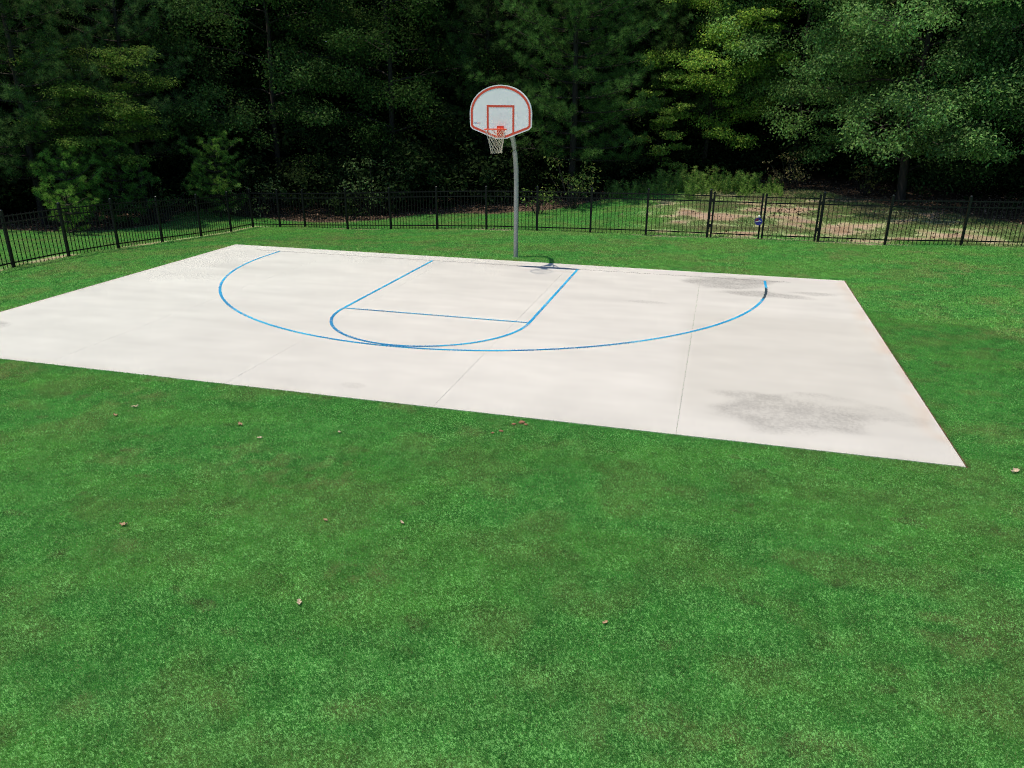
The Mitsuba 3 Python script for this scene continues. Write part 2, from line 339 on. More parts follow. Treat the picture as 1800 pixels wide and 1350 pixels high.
# ------------------------------------------------------------------ the basketball hoop
hoop = thing('basketball_hoop', 'basketball hoop on a bent grey pole with a white fan-shaped backboard', 'basketball hoop')
HX, HY, HZ = .066, -.863, 3.048
BY = HY + .381                                         # face of the board
PX, PY = .035, .99
pole = [(PX, PY, -.3), (PX, PY, 0), (PX, PY, 1.0), (PX, PY, 1.7)]
for t in np.linspace(.06, 1, 14):
    a = t * math.pi / 2; pole.append((PX + (HX - PX) * t * .5, PY - 1.15 * (1 - math.cos(a)), 1.7 + 1.5 * math.sin(a)))
pole += [((HX + PX) / 2, BY + .19, 3.2)]
obj('pole', tube(pole, .0555, 20), 'mat_galv', hoop, smooth=50)
obj('ground_collar', tube([(PX, PY, -.06), (PX, PY, -.005)], .12, 16), 'mat_concrete', hoop, smooth=50)
# outline of the board, metres from its centre line and from the rim's height
bw, zb, zt = .686, -.205, .875
def fan(off=0.0):
    pts = []
    cz, ry = .32, zt - .32
    for t in np.linspace(0, np.pi, 49): pts.append((bw * math.cos(t), cz + ry * math.sin(t)))
    pts += [(-bw, .045), (-bw + .055, -.015), (-.12, zb), (.12, zb), (bw - .055, -.015), (bw, .045)]
    return Polygon(pts).buffer(-off, join_style=1)
def on_board(poly, depth, y):
    geoms = getattr(poly, 'geoms', [poly])
    return stand(cat([trimesh.creation.extrude_polygon(g, depth, engine='earcut') for g in geoms]), [HX, y, HZ])
outer = fan().buffer(-.03).buffer(.03)
board = obj('backboard', on_board(outer.buffer(-.006), .034, BY + .034), 'mat_board', hoop)
obj('edge', on_board(outer.difference(outer.buffer(-.012)), .046, BY + .043), 'mat_board', board)
inn = outer.buffer(-.022)
obj('border', on_board(inn.difference(inn.buffer(-.045)), .003, BY - .0005), 'mat_border', board)
sq = Polygon([(-.305, -.02), (.305, -.02), (.305, .475), (-.305, .475)])
sq = Polygon([(-.305, -.25), (.305, -.25), (.305, .475), (-.305, .475)])
frame = sq.difference(Polygon([(-.262, -.3), (.262, -.3), (.262, .432), (-.262, .432)])).intersection(inn.buffer(-.0455))
obj('target_square', on_board(frame, .003, BY - .0005), 'mat_border', board)
for a, b, mat in ((-.60, -.535, 'mat_sign_blue'), (-.528, -.462, 'mat_border')):
    marks = Polygon()
    for q in np.arange(a, b, .011): marks = marks.union(Polygon([(q, .105), (q + .007, .105), (q + .007, .119), (q, .119)]))
    obj('maker_lettering', on_board(marks, .002, BY - .0005), mat, board)
# rim, bracket
ring = [(HX + .2365 * math.cos(t), HY + .2365 * math.sin(t), HZ) for t in np.linspace(0, 2 * np.pi, 49)]
rim = obj('rim', tube(ring, .0095, 8, caps=False), 'mat_rim', hoop, smooth=True)
obj('mounting_plate', cat([box(HX - .075, HX + .075, BY - .016, BY - .003, HZ - .15, HZ + .055), box(HX - .075, HX + .075, BY - .15, BY - .016, HZ - .012, HZ + .006)]), 'mat_rim', rim)
for s in (-1, 1):
    obj('brace', tube([(HX + s * .06, BY - .012, HZ - .13), (HX + s * .15, HY + .19, HZ - .01)], .008, 6), 'mat_rim', rim)
    obj('front_stay', tube([(HX + s * .075, BY - .15, HZ), (HX + s * .14, HY + .19, HZ)], .009, 6), 'mat_rim', rim)
# net
NS, LV = 12, 7
def netpt(k, l):
    t = l / LV; r = .228 * (1 - t) ** 1.0 + .118 * t + .02 * math.sin(3.1 * t) * -1
    a = 2 * math.pi * (k + .5 * (l % 2)) / NS + .12
    sag = .012 * math.sin(5 * k + 2 * l)
    return np.array([HX + .02 * t + (r + .5 * sag) * math.cos(a), HY + (r + .5 * sag) * math.sin(a), HZ - .012 - .47 * t ** .95 + sag])
cords = []
for l in range(LV):
    for k in range(NS):
        A = netpt(k, l)
        for q in ((k, k - 1) if l % 2 == 0 else (k, k + 1)):
            B = netpt(q % NS, l + 1); cords.append(tube_arrays([A, (A + B) / 2 + [0, 0, -.004], B], .0030, 4))
obj('net', tubes(cords), 'mat_net', hoop)
# steel arms between pole and board
obj('back_plate', box(HX - .2, HX + .2, BY + .085, BY + .10, HZ + .02, HZ + .42), 'mat_galv', hoop)
for s in (-1, 1):
    for z in (.06, .36):
        obj('support_arm', tube([(HX + s * .05, BY + .42, HZ + .14), (HX + s * .17, BY + .1, HZ + z)], .017, 8), 'mat_galv', hoop)
    obj('support_arm', tube([(HX + s * .17, BY + .02, HZ + .2), (HX + s * .17, BY + .1, HZ + .2)], .02, 8), 'mat_galv', hoop)

# ------------------------------------------------------------------ leaves, needles, trees
def leaf_mesh(C, N, D, L, W, color):
    """kites folded along the midrib; C centres, N normals, D directions."""
    D = nz(D - N * (D * N).sum(1, keepdims=True)); Sd = np.cross(N, D); L, W = L[:, None], W[:, None]
    a = C - D * L * .5; b = C + Sd * W * .5 + N * W * .14 - D * L * .06; c = C + D * L * .5 - N * L * .10; d = C - Sd * W * .5 + N * W * .14 - D * L * .06
    V = np.stack([a, b, c, d], 1).reshape(-1, 3); k = np.arange(len(C))[:, None] * 4
    F = np.concatenate([k + [0, 1, 2], k + [0, 2, 3]], 1).reshape(-1, 3)
    return V, F, np.repeat(color, 4, 0)
def leaf_colors(rng, n, base, young, var=.25, yfrac=.1):
    base, young = np.array(base), np.array(young)
    c = base * (1 + var * rng.normal(size=(n, 1))) * (1 + .08 * rng.normal(size=(n, 3)))
    y = rng.random(n) < yfrac
    c[y] = young * (1 + var * rng.normal(size=(y.sum(), 1)))
    return np.clip(c, .004, .6)
def pad_leaves(rng, pads, per_m2, leaf, base, young, yfrac, upward=1.0):
    """pads: rows (x, y, z, rx, rz): flattened sprays of leaves, denser on their upper shell."""
    out = []
    for x, y, z, rx, rz in pads:
        hi = 6.0 if z > 8.3 else 1.0                           # higher up than anyone sees: fewer, larger leaves
        n = max(6, int(per_m2 / hi ** 1.6 * rx * rx * rng.uniform(.7, 1.3)))
        u = nz(rng.normal(size=(n, 3))); rad = rng.random((n, 1)) ** .45
        P = np.array([x, y, z]) + u * rad * [rx, rx, rz] * (1 + .35 * rng.normal(size=(n, 1)) * .5)
        N = nz(np.array([0, 0, upward]) + .55 * rng.normal(size=(n, 3)) + .45 * u)
        D = nz(u * [1, 1, .2] + .6 * rng.normal(size=(n, 3)) - [0, 0, .35])
        hue = 1 + .13 * rng.normal()
        c = leaf_colors(rng, n, np.array(base) * hue, young, .22, yfrac)
        s = leaf * hi ** .8 * rng.uniform(.5, 1.45, n)
        out.append(leaf_mesh(P, N, D, s, s * rng.uniform(.55, .75, n), c))
    V, F, Cc, k = [], [], [], 0
    for v, f, c in out: V.append(v); F.append(f + k); Cc.append(c); k += len(v)
    return np.vstack(V), np.vstack(F), np.vstack(Cc)
def wander(rng, h, amp, n=9):
    z = np.linspace(0, h, n); w = np.cumsum(rng.normal(size=(n, 2)) * amp, 0); w -= w[0]
    return np.column_stack([w, z])
def broadleaf(seed, h, z0, R, limbs, r0, prof, pad=(.55, .9), flat=.55, per=95, leaf=.12, base=(.03, .065, .02), young=(.08, .13, .03), yfrac=.06, up=.6, rise=.35, droop=0.0):
    rng = np.random.default_rng(seed)
    tk = wander(rng, h, .05 * h / 9); tr_ = np.linspace(r0, r0 * .15, len(tk)); tr_[0] *= 1.35
    wood = [tube_arrays(tk, tr_, 8)]; pads = []
    for k in range(limbs):
        t = (k + rng.random()) / limbs; z = z0 + (h * .97 - z0) * t
        b = np.array([np.interp(z, tk[:, 2], tk[:, 0]), np.interp(z, tk[:, 2], tk[:, 1]), z])
        az = k * 2.39996 + rng.normal() * .3; L = R * np.interp(t, *prof) * rng.uniform(.72, 1.1)
        s = np.linspace(0, 1, 7); e = rise * rng.uniform(.6, 1.4)
        lp = b + np.outer(s * L, [math.cos(az), math.sin(az), 0]) + np.outer(L * (e * s - .67 * e * s * s - droop * s * s), [0, 0, 1]) + np.cumsum(rng.normal(size=(7, 3)) * .03 * L, 0) * s[:, None]
        wood.append(tube_arrays(lp, np.linspace(r0 * .34 * (1 - .6 * t), .012, 7), 5))
        m = max(2, int(L * 2.1))
        for q in range(m):
            f = .18 + .82 * (q + rng.random()) / m; o = np.array([np.interp(f, s, lp[:, c]) for c in range(3)])
            a2 = az + (1 if q % 2 else -1) * rng.uniform(.5, 1.3); l2 = L * .34 * rng.uniform(.4, 1.0) * (1.15 - .5 * f)
            tip = o + l2 * np.array([math.cos(a2), math.sin(a2), rng.uniform(-.55, .65)])
            wood.append(tube_arrays([o, (o + tip) / 2 + [0, 0, .04 * l2], tip], [.018, .012, .006], 4))
            r = rng.uniform(*pad); pads.append((*tip, r, r * flat * rng.uniform(.7, 1.3)))
        r = rng.uniform(*pad); pads.append((*lp[-1], r, r * flat))
    return wood, pads, rng, dict(per_m2=per, leaf=leaf, base=base, young=young, yfrac=yfrac, upward=up)
def finish(t, wood, pads, rng, kw, M, mat='mat_leaf'):
    R_, o = M
    def mv(v): return v @ R_.T + o
    v, f = tubes(wood); obj('trunk', (mv(v), f), 'mat_bark', t, smooth=True)
    v, f, c = pad_leaves(rng, pads, **kw); obj('crown', (mv(v), f), mat, t, color=c)
def at(x, y, sc=1.0, rot=0.0):
    return sc * np.array([[math.cos(rot), -math.sin(rot), 0], [math.sin(rot), math.cos(rot), 0], [0, 0, 1]]), np.array([x, y, float(height(np.array([x]), np.array([y]))[0]) - .05])
def needle_tufts(rng, C, D, n, L, w, spread, base, var=.2):
    m = len(C) * n
    o = np.repeat(C, n, 0); d = nz(np.repeat(D, n, 0) + spread * rng.normal(size=(m, 3)))
    l = L * rng.uniform(.65, 1.1, (m, 1)); s = nz(np.cross(d, rng.normal(size=(m, 3)))) * w / 2
    start = o + d * l * .08
    V = np.stack([start - s, start + s, o + d * l - [0, 0, 1] * l * .12], 1).reshape(-1, 3)
    F = np.arange(3 * m).reshape(-1, 3)
    hue = np.repeat(1 + var * rng.normal(size=(len(C), 1)), n, 0)
    c = np.clip(np.array(base) * hue * (1 + .15 * rng.normal(size=(m, 1))), .004, .5)
    return V, F, np.repeat(c, 3, 0)
def pine(t, seed, M, h, z0, R, r0, step=.42, per=5, n=80, L=.25, w=.011, base=(.045, .085, .028), tuft=.26, prof=([0, .15, .6, 1], [.75, 1, .7, .08])):
    rng = np.random.default_rng(seed); R_, o = M; base = np.array(base) * 2.0; r0 *= .6
    tk = wander(rng, h, .02 * h / 9); wood = [tube_arrays(tk, np.linspace(r0, r0 * .1, len(tk)), 8)]; C, D = [], []
    z, k = z0, 0
    while z < h * .98:
        t_ = (z - z0) / (h - z0)
        for q in range(per):
            az = k * 2.39996 + q * 2 * math.pi / per + rng.normal() * .3; Lb = R * np.interp(t_, *prof) * rng.uniform(.6, 1.12)
            b = np.array([np.interp(z, tk[:, 2], tk[:, 0]), np.interp(z, tk[:, 2], tk[:, 1]), z])
            s = np.linspace(0, 1, 6); rise = rng.uniform(.05, .45) + .5 * t_
            lp = b + np.outer(s * Lb, [math.cos(az), math.sin(az), 0]) + np.outer(Lb * (rise * s ** 1.6 - .12 * s), [0, 0, 1])
            wood.append(tube_arrays(lp, np.linspace(.035 * (1 - .6 * t_), .007, 6), 4))
            m = max(2, int(Lb * (6.5 if z < 8.3 else 2.5)))
            for j_ in range(m):
                f = .12 + .88 * (j_ + rng.random()) / m; p0 = np.array([np.interp(f, s, lp[:, c]) for c in range(3)])
                a2 = az + rng.uniform(-1.2, 1.2); l2 = rng.uniform(.12, .5) * min(1, Lb)
                tip = p0 + l2 * np.array([math.cos(a2), math.sin(a2), rng.uniform(.2, 1.0)])
                wood.append(tube_arrays([p0, tip], [.008, .005], 3))
                d = nz(tip - p0 + [0, 0, .15])
                for g in np.arange(0, max(l2 - .1, .01), tuft): C.append(tip - nz(tip - p0) * g); D.append(d)
        z += step * rng.uniform(.75, 1.25); k += 1
    v, f = tubes(wood); obj('trunk', (v @ R_.T + o, f), 'mat_bark', t, smooth=True)
    v, f, c = needle_tufts(rng, np.array(C), np.array(D), n, L, w, .62, base)
    obj('crown', (v @ R_.T + o, f), 'mat_needle', t, color=c)

ROUND = ([0, .2, .5, .8, 1], [.75, 1.0, .95, .62, .15])
BROAD = ([0, .12, .5, .8, 1], [.9, 1.0, .9, .6, .2])
SLIM = ([0, .25, .6, 1], [.65, 1.0, .7, .1])
OAK = dict(base=(.030, .064, .024), young=(.055, .10, .025), yfrac=.07)
# pines
pine(thing('pine_tree', 'dark shaggy pine in the far left corner of the woods', 'pine tree'), 101, at(-17.4, 3.9), 11.5, 1.6, 3.0, .2)
pine(thing('pine_tree', 'tall pine standing behind the layered green tree on the left', 'pine tree'), 102, at(-16.1, 7.3), 13, 2.2, 2.6, .2, base=(.05, .095, .035))
pine(thing('pine_tree', 'big shaggy pine just to the right of the backboard', 'pine tree'), 103, at(-.8, 12.4), 14, 1.6, 3.4, .24, per=6, base=(.045, .095, .026))
pine(thing('pine_tree', 'pine half hidden between the big pine and the yellow-green tree', 'pine tree'), 104, at(2.0, 17.2), 14, 2.4, 2.8, .22, base=(.035, .07, .022))
pine(thing('pine_tree', 'dark pine in the shade behind the hoop net', 'pine tree'), 105, at(-4.6, 13.6), 14, 3.2, 2.6, .22, base=(.03, .06, .02))
# small young pines at the left fence
YP = dict(step=.24, per=5, n=90, L=.16, w=.010, tuft=.12, prof=([0, .3, .7, 1], [.75, 1, .85, .5]))
pine(thing('young_pine', 'low bright green young pine, leftmost behind the left fence', 'young pine'), 111, at(-15.3, 3.1), 2.4, .3, .95, .04, base=(.075, .155, .032), **YP)
pine(thing('young_pine', 'bright green young pine beside the leftmost one, nearer the dark shrub', 'young pine'), 112, at(-14.8, 4.8), 2.6, .25, .95, .04, base=(.060, .130, .03), **YP)
pine(thing('young_pine', 'yellowish green young pine rising behind the fence corner', 'young pine'), 113, at(-13.0, 7.5), 2.9, .3, .9, .04, base=(.085, .16, .034), **YP)
pine(thing('young_pine', 'tiny light green seedling pine at the left fence post', 'young pine'), 114, at(-14.0, 1.7), 1.3, .2, .55, .03, base=(.08, .16, .03), **YP)
# broadleaf trees
def tree(name, label, catg, seed, x, y, mat='mat_leaf', **kw):
    g = kw.pop('gain', 2.6)
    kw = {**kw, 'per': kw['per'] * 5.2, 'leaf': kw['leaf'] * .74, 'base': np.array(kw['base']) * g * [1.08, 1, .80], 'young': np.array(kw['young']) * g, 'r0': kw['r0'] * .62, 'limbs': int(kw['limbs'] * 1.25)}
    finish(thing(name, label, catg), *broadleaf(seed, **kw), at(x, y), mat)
tree('dogwood', 'low tree with flat layers of mid green leaves at the left', 'tree', 201, -15.7, 5.3, h=6.0, z0=2.3, R=2.5, limbs=15, gain=2.0, r0=.09, prof=([0, .3, .7, 1], [.6, 1, .95, .55]), flat=.28, pad=(.4, .75), per=170, leaf=.10, base=(.05, .095, .024), young=(.09, .13, .03), yfrac=.15, rise=.12, up=1.0)
tree('hardwood_tree', 'dark glossy tree above the fence corner, left of the deep shade', 'tree', 202, -12.6, 11.2, 'mat_gloss_leaf', gain=1.9, h=13.5, z0=1.3, R=4.0, limbs=28, r0=.2, prof=ROUND, per=105, leaf=.125, **OAK)
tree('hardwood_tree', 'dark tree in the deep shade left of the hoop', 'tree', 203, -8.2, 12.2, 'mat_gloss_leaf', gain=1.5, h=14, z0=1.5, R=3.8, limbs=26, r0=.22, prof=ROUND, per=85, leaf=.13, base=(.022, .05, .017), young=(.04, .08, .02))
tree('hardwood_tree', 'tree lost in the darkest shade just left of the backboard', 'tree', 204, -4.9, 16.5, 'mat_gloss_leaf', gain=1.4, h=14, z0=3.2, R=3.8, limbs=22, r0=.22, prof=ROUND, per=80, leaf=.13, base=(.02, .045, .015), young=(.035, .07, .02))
tree('maple_tree', 'yellow-green sunlit tree between the big pine and the oaks', 'tree', 205, 3.9, 17.0, h=13, z0=1.5, R=3.5, limbs=36, r0=.16, prof=SLIM, flat=.45, pad=(.4, .7), per=190, leaf=.115, base=(.072, .140, .032), young=(.150, .240, .032), yfrac=.20, rise=.2, up=.7)
tree('sapling', 'slender light green sapling hanging over the tall weeds', 'tree', 206, 2.3, 15.4, h=5.2, z0=.7, R=1.2, limbs=16, r0=.05, prof=SLIM, flat=.3, pad=(.3, .5), per=190, leaf=.12, base=(.075, .14, .035), young=(.14, .2, .04), yfrac=.2)
tree('oak_tree', 'big oak whose foliage hangs above the gate', 'tree', 207, 7.6, 17.4, 'mat_gloss_leaf', droop=.22, h=14, z0=2.6, R=4.2, limbs=30, r0=.17, prof=BROAD, per=120, leaf=.12, base=(.052, .110, .040), young=(.07, .12, .03), yfrac=.08)
tree('oak_tree', 'broad glossy oak leaning over the fence right of the gate', 'tree', 208, 10.9, 12.6, 'mat_gloss_leaf', droop=.2, h=13.5, z0=1.0, R=4.6, limbs=34, r0=.22, prof=BROAD, per=120, leaf=.12, base=(.052, .108, .042), young=(.06, .11, .03), yfrac=.08)
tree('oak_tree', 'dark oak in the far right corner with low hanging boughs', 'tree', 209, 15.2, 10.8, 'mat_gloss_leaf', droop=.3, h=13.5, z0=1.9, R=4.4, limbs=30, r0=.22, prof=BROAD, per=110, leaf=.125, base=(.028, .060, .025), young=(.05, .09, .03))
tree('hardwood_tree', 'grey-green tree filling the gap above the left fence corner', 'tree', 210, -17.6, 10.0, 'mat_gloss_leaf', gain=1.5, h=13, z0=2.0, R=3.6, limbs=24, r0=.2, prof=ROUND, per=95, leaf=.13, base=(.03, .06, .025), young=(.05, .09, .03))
tree('hardwood_tree', 'leafy tree at the very left edge behind the dark pine', 'tree', 211, -21.5, 4.0, gain=1.8, h=11, z0=1.5, R=3.5, limbs=24, r0=.2, prof=ROUND, per=90, leaf=.13, base=(.032, .065, .022), young=(.06, .1, .03))
# shrubs along the edge of the woods
def shrub(label, seed, x, y, h, R, n, base, young, yfrac=.1, leaf=.09, mat='mat_leaf', per=230):
    rng = np.random.default_rng(seed); wood, pads = [], []
    for k in range(n):
        az = k * 2.4 + rng.normal() * .3; rr = R * math.sqrt(rng.random()); hh = h * rng.uniform(.35, 1) * (1 - .35 * (rr / R) ** 2)
        tip = np.array([rr * math.cos(az), rr * math.sin(az), hh]); wood.append(tube_arrays([tip * [.15, .15, 0], tip * [.6, .6, .6], tip], [.018, .012, .006], 4))
        r = rng.uniform(.22, .42) * (h / 1.6) ** .5; pads.append((*tip, r, r * .6))
    finish(thing('shrub', label, 'shrub'), wood, pads, rng, dict(per_m2=per, leaf=leaf, base=np.array(base) * 1.6, young=np.array(young) * 1.6, yfrac=yfrac, upward=.8), at(x, y), mat)
shrub('dark leafy shrub behind the second panel of the left fence', 301, -14.3, 5.6, 1.7, 1.5, 26, (.035, .065, .022), (.07, .1, .03))
shrub('glossy shrub in the shade inside the far fence corner', 302, -12.0, 8.0, 1.9, 1.3, 24, (.035, .06, .028), (.07, .09, .04), mat='mat_gloss_leaf')
shrub('wide shrub with pale glinting leaves behind the back fence on the left', 303, -7.6, 9.3, 2.2, 1.9, 34, (.04, .07, .028), (.08, .11, .045), mat='mat_gloss_leaf')
shrub('low yellow-green sprout of leaves behind the pole', 304, -1.2, 8.6, 1.3, .5, 9, (.07, .13, .03), (.12, .18, .04))
shrub('light green shrub behind the fence just right of the pole', 305, -.3, 10.0, 2.1, 1.0, 20, (.06, .10, .03), (.12, .15, .04), .2)
shrub('olive brown bush at the foot of the bank behind the gate', 306, 7.3, 14.6, 1.5, .9, 22, (.10, .105, .045), (.20, .17, .09), .3)
shrub('small yellow-green bush in the shade under the oaks', 307, 9.9, 13.8, 1.2, .7, 14, (.08, .09, .03), (.14, .14, .04), .3)
shrub('dim shrub at the right end of the back fence', 308, 15.0, 9.4, 1.8, 1.5, 26, (.03, .05, .02), (.06, .08, .03))

# ---- the woods behind: one mass that nobody could count
def deep_tree(seed, h, R):
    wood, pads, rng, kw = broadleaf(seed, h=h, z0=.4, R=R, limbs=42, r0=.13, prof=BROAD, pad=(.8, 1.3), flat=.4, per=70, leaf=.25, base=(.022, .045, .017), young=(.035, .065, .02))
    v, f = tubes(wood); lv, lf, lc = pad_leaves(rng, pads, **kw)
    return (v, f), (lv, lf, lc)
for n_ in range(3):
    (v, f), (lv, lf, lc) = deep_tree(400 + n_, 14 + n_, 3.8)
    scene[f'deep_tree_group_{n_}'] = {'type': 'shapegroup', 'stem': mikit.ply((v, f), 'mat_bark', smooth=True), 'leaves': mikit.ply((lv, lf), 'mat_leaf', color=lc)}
rng = np.random.default_rng(77); n_ = 0
tag('deep_woods', kind='stuff', label='dense dark woods filling the space behind the front trees', category='woods')
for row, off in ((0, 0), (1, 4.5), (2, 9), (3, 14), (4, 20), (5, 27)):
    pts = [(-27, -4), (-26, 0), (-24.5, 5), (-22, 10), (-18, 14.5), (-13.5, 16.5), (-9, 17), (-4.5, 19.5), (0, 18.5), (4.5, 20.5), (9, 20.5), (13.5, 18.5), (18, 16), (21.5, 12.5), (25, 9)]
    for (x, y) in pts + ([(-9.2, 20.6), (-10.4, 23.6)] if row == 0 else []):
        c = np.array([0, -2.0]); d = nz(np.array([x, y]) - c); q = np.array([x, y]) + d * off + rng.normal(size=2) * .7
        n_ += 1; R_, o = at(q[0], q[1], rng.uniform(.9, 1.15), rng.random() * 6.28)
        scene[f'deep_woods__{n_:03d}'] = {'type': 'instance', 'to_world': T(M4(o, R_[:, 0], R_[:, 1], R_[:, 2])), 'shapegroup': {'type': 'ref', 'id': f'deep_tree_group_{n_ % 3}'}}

# brambles and saplings under the trees, part of the same mass
def thicket(seed, h, R):
    rng = np.random.default_rng(seed); pads = []
    for k in range(46):
        a = rng.random() * 6.28; rr = R * math.sqrt(rng.random()); pads.append((rr * math.cos(a), rr * math.sin(a), h * rng.random() ** .8 * (1 - .5 * (rr / R) ** 2) + .1, rng.uniform(.35, .6), .28))
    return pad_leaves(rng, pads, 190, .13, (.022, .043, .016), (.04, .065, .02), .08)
for k in range(3):
    v, f, c = thicket(450 + k, 2.6, 1.9)
    scene[f'thicket_group_{k}'] = {'type': 'shapegroup', 'leaves': mikit.ply((v, f), 'mat_leaf', color=c)}
for x in np.arange(-25, 20, 1.7):
    for row in range(3):
        y = float(np.interp(x, [-25, -20, -15, -10, -5, 0, 2, 5, 9, 12, 16, 20], [6, 8, 9.5, 10.2, 11.0, 13.2, 16.8, 18.2, 17.2, 14.5, 12.5, 11])) + row * 2.4 + rng.normal() * .5
        n_ += 1; R_, o = at(x + rng.normal() * .5, y, rng.uniform(.7, 1.35), rng.random() * 6.28)
        scene[f'deep_woods__{n_:03d}'] = {'type': 'instance', 'to_world': T(M4(o, R_[:, 0], R_[:, 1], R_[:, 2])), 'shapegroup': {'type': 'ref', 'id': f'thicket_group_{n_ % 3}'}}
for y in np.arange(-4, 8, 1.7):
    for row in range(3):
        x = -19.5 - .35 * (3 - min(y, 3)) - row * 2.2 + rng.normal() * .5
        n_ += 1; R_, o = at(x, y, rng.uniform(.7, 1.35), rng.random() * 6.28)
        scene[f'deep_woods__{n_:03d}'] = {'type': 'instance', 'to_world': T(M4(o, R_[:, 0], R_[:, 1], R_[:, 2])), 'shapegroup': {'type': 'ref', 'id': f'thicket_group_{n_ % 3}'}}

# ---- tall feathery weeds on the bank
def weed(seed, h):
    rng = np.random.default_rng(seed); C, D = [], []
    for k in range(3):
        a = rng.random() * 6.28; top = np.array([.30 * h * math.cos(a) * rng.random(), .30 * h * math.sin(a) * rng.random(), h * rng.uniform(.45, 1)])
        for t in np.linspace(.15, 1, 26):
            C.append(top * [t ** 1.5, t ** 1.5, t] + rng.normal(size=3) * .025); a2 = rng.random() * 6.28; D.append(nz(np.array([math.cos(a2), math.sin(a2), .9])))
    return needle_tufts(rng, np.array(C), np.array(D), 15, .16 * h / 1.2, .008, .5, (.25, .48, .10), .3)
for n_ in range(3):
    v, f, c = weed(500 + n_, 1.25)
    scene[f'weed_group_{n_}'] = {'type': 'shapegroup', 'plume': mikit.ply((v, f), 'mat_needle', color=c)}
tag('tall_weeds', kind='stuff', label='tall feathery green weeds growing on the bank behind the fence', category='weeds')
rng = np.random.default_rng(5)
for k in range(300):
    x = rng.uniform(.4, 7.0); y = 13.1 + .12 * x + rng.normal() * .75; s = rng.choice([.3, .4, .45, .55, .8]) * rng.uniform(.85, 1.15) * (1.0 if 2.2 < x < 6.2 else .75)
    R_, o = at(x, y, s, rng.random() * 6.28)
    scene[f'tall_weeds__{k + 1:03d}'] = {'type': 'instance', 'to_world': T(M4(o, R_[:, 0], R_[:, 1], R_[:, 2])), 'shapegroup': {'type': 'ref', 'id': f'weed_group_{k % 3}'}}

# ---- fallen leaves and twigs at the foot of the woods
rng = np.random.default_rng(8)
P = np.column_stack([rng.uniform(-20, 17, 60000), rng.uniform(-2, 17, 60000)])
dm, lm = ground_masks(P[:, 0], P[:, 1]); fd = fence_dist(P[:, 0], P[:, 1])
bank = (P[:, 0] > 5.2) & (P[:, 1] > 9) & (fd > 3)
P = P[(fd > .1) & (rng.random(len(P)) < .5 * lm + .10 * dm + .35 * bank * (lm < .5))]
C = np.column_stack([P, height(P[:, 0], P[:, 1]) + .02]); n_ = len(C)
N = nz(np.array([0, 0, 1.0]) + .5 * rng.normal(size=(n_, 3))); s = rng.uniform(.05, .13, n_)
v, f, c = leaf_mesh(C, N, rng.normal(size=(n_, 3)), s, s * .6, np.clip(np.array([.17, .12, .085]) * (1 + .4 * rng.normal(size=(n_, 1))), .03, .6))
obj('leaf_litter', (v, f), 'mat_litter', color=c)
tag('leaf_litter', kind='stuff', label='brown fallen leaves strewn along the foot of the woods', category='leaf litter')

# ------------------------------------------------------------------ the lawn's grass
def blades(rng, X, Y, Z, L, W, lean=1.15):
    n = len(X); az = rng.random(n) * 2 * np.pi; l = L * rng.uniform(.55, 1.25, n); w = W * rng.uniform(.7, 1.2, n)
    th = np.abs(rng.normal(size=n)) * lean * .75 + .12; th = np.minimum(th, 1.35)
    d = np.column_stack([np.cos(az), np.sin(az)]); s = np.column_stack([-np.sin(az), np.cos(az), 0 * az]) * (w / 2)[:, None]
    tw = (rng.random(n) - .5) * 1.2; s = s + np.column_stack([np.cos(az), np.sin(az), 0 * az]) * (w / 2 * tw)[:, None]
    o = np.column_stack([X, Y, Z])
    mid = o + np.column_stack([d * (l * .5 * np.sin(th * .6))[:, None], l * .5 * np.cos(th * .6)])
    tip = mid + np.column_stack([d * (l * .5 * np.sin(th * 1.35))[:, None], l * .5 * np.cos(th * 1.35)])
    V = np.stack([o, mid - s, tip, mid + s], 1).reshape(-1, 3); k = np.arange(n)[:, None] * 4
    return V, np.concatenate([k + [0, 1, 2], k + [0, 2, 3]], 1).reshape(-1, 3)
tag('lawn_grass', kind='stuff', label='short mown green grass covering the lawn', category='grass')
LOD = [(29500, .026, .0026), (26000, .026, .0026), (22500, .026, .0026), (13000, .030, .0050), (3050, .042, .0178)]
TILES, TS = 8, .5                                        # eight different half-metre tiles of blades for each distance
for l, (dn, L, W) in enumerate(LOD):
    for v_ in range(TILES):
        r = np.random.default_rng(900 + 10 * l + v_); q_ = int(dn * TS * TS); X = (r.random(q_) - .5) * TS; Y = (r.random(q_) - .5) * TS
        lump = meshkit.fbm(np.stack([X * 9 + 7 * v_, Y * 9 + 3 * l, 0 * X], -1), 2, 60)
        V, F = blades(r, X, Y, 0 * X, L * (.86 + .28 * lump), W)
        scene[f'grass_tile_group_{l}{v_}'] = {'type': 'shapegroup', 'blades': mikit.ply((V, F), 'mat_turf')}
rng = np.random.default_rng(31); edge = [[] for _ in LOD]; n_ = 0
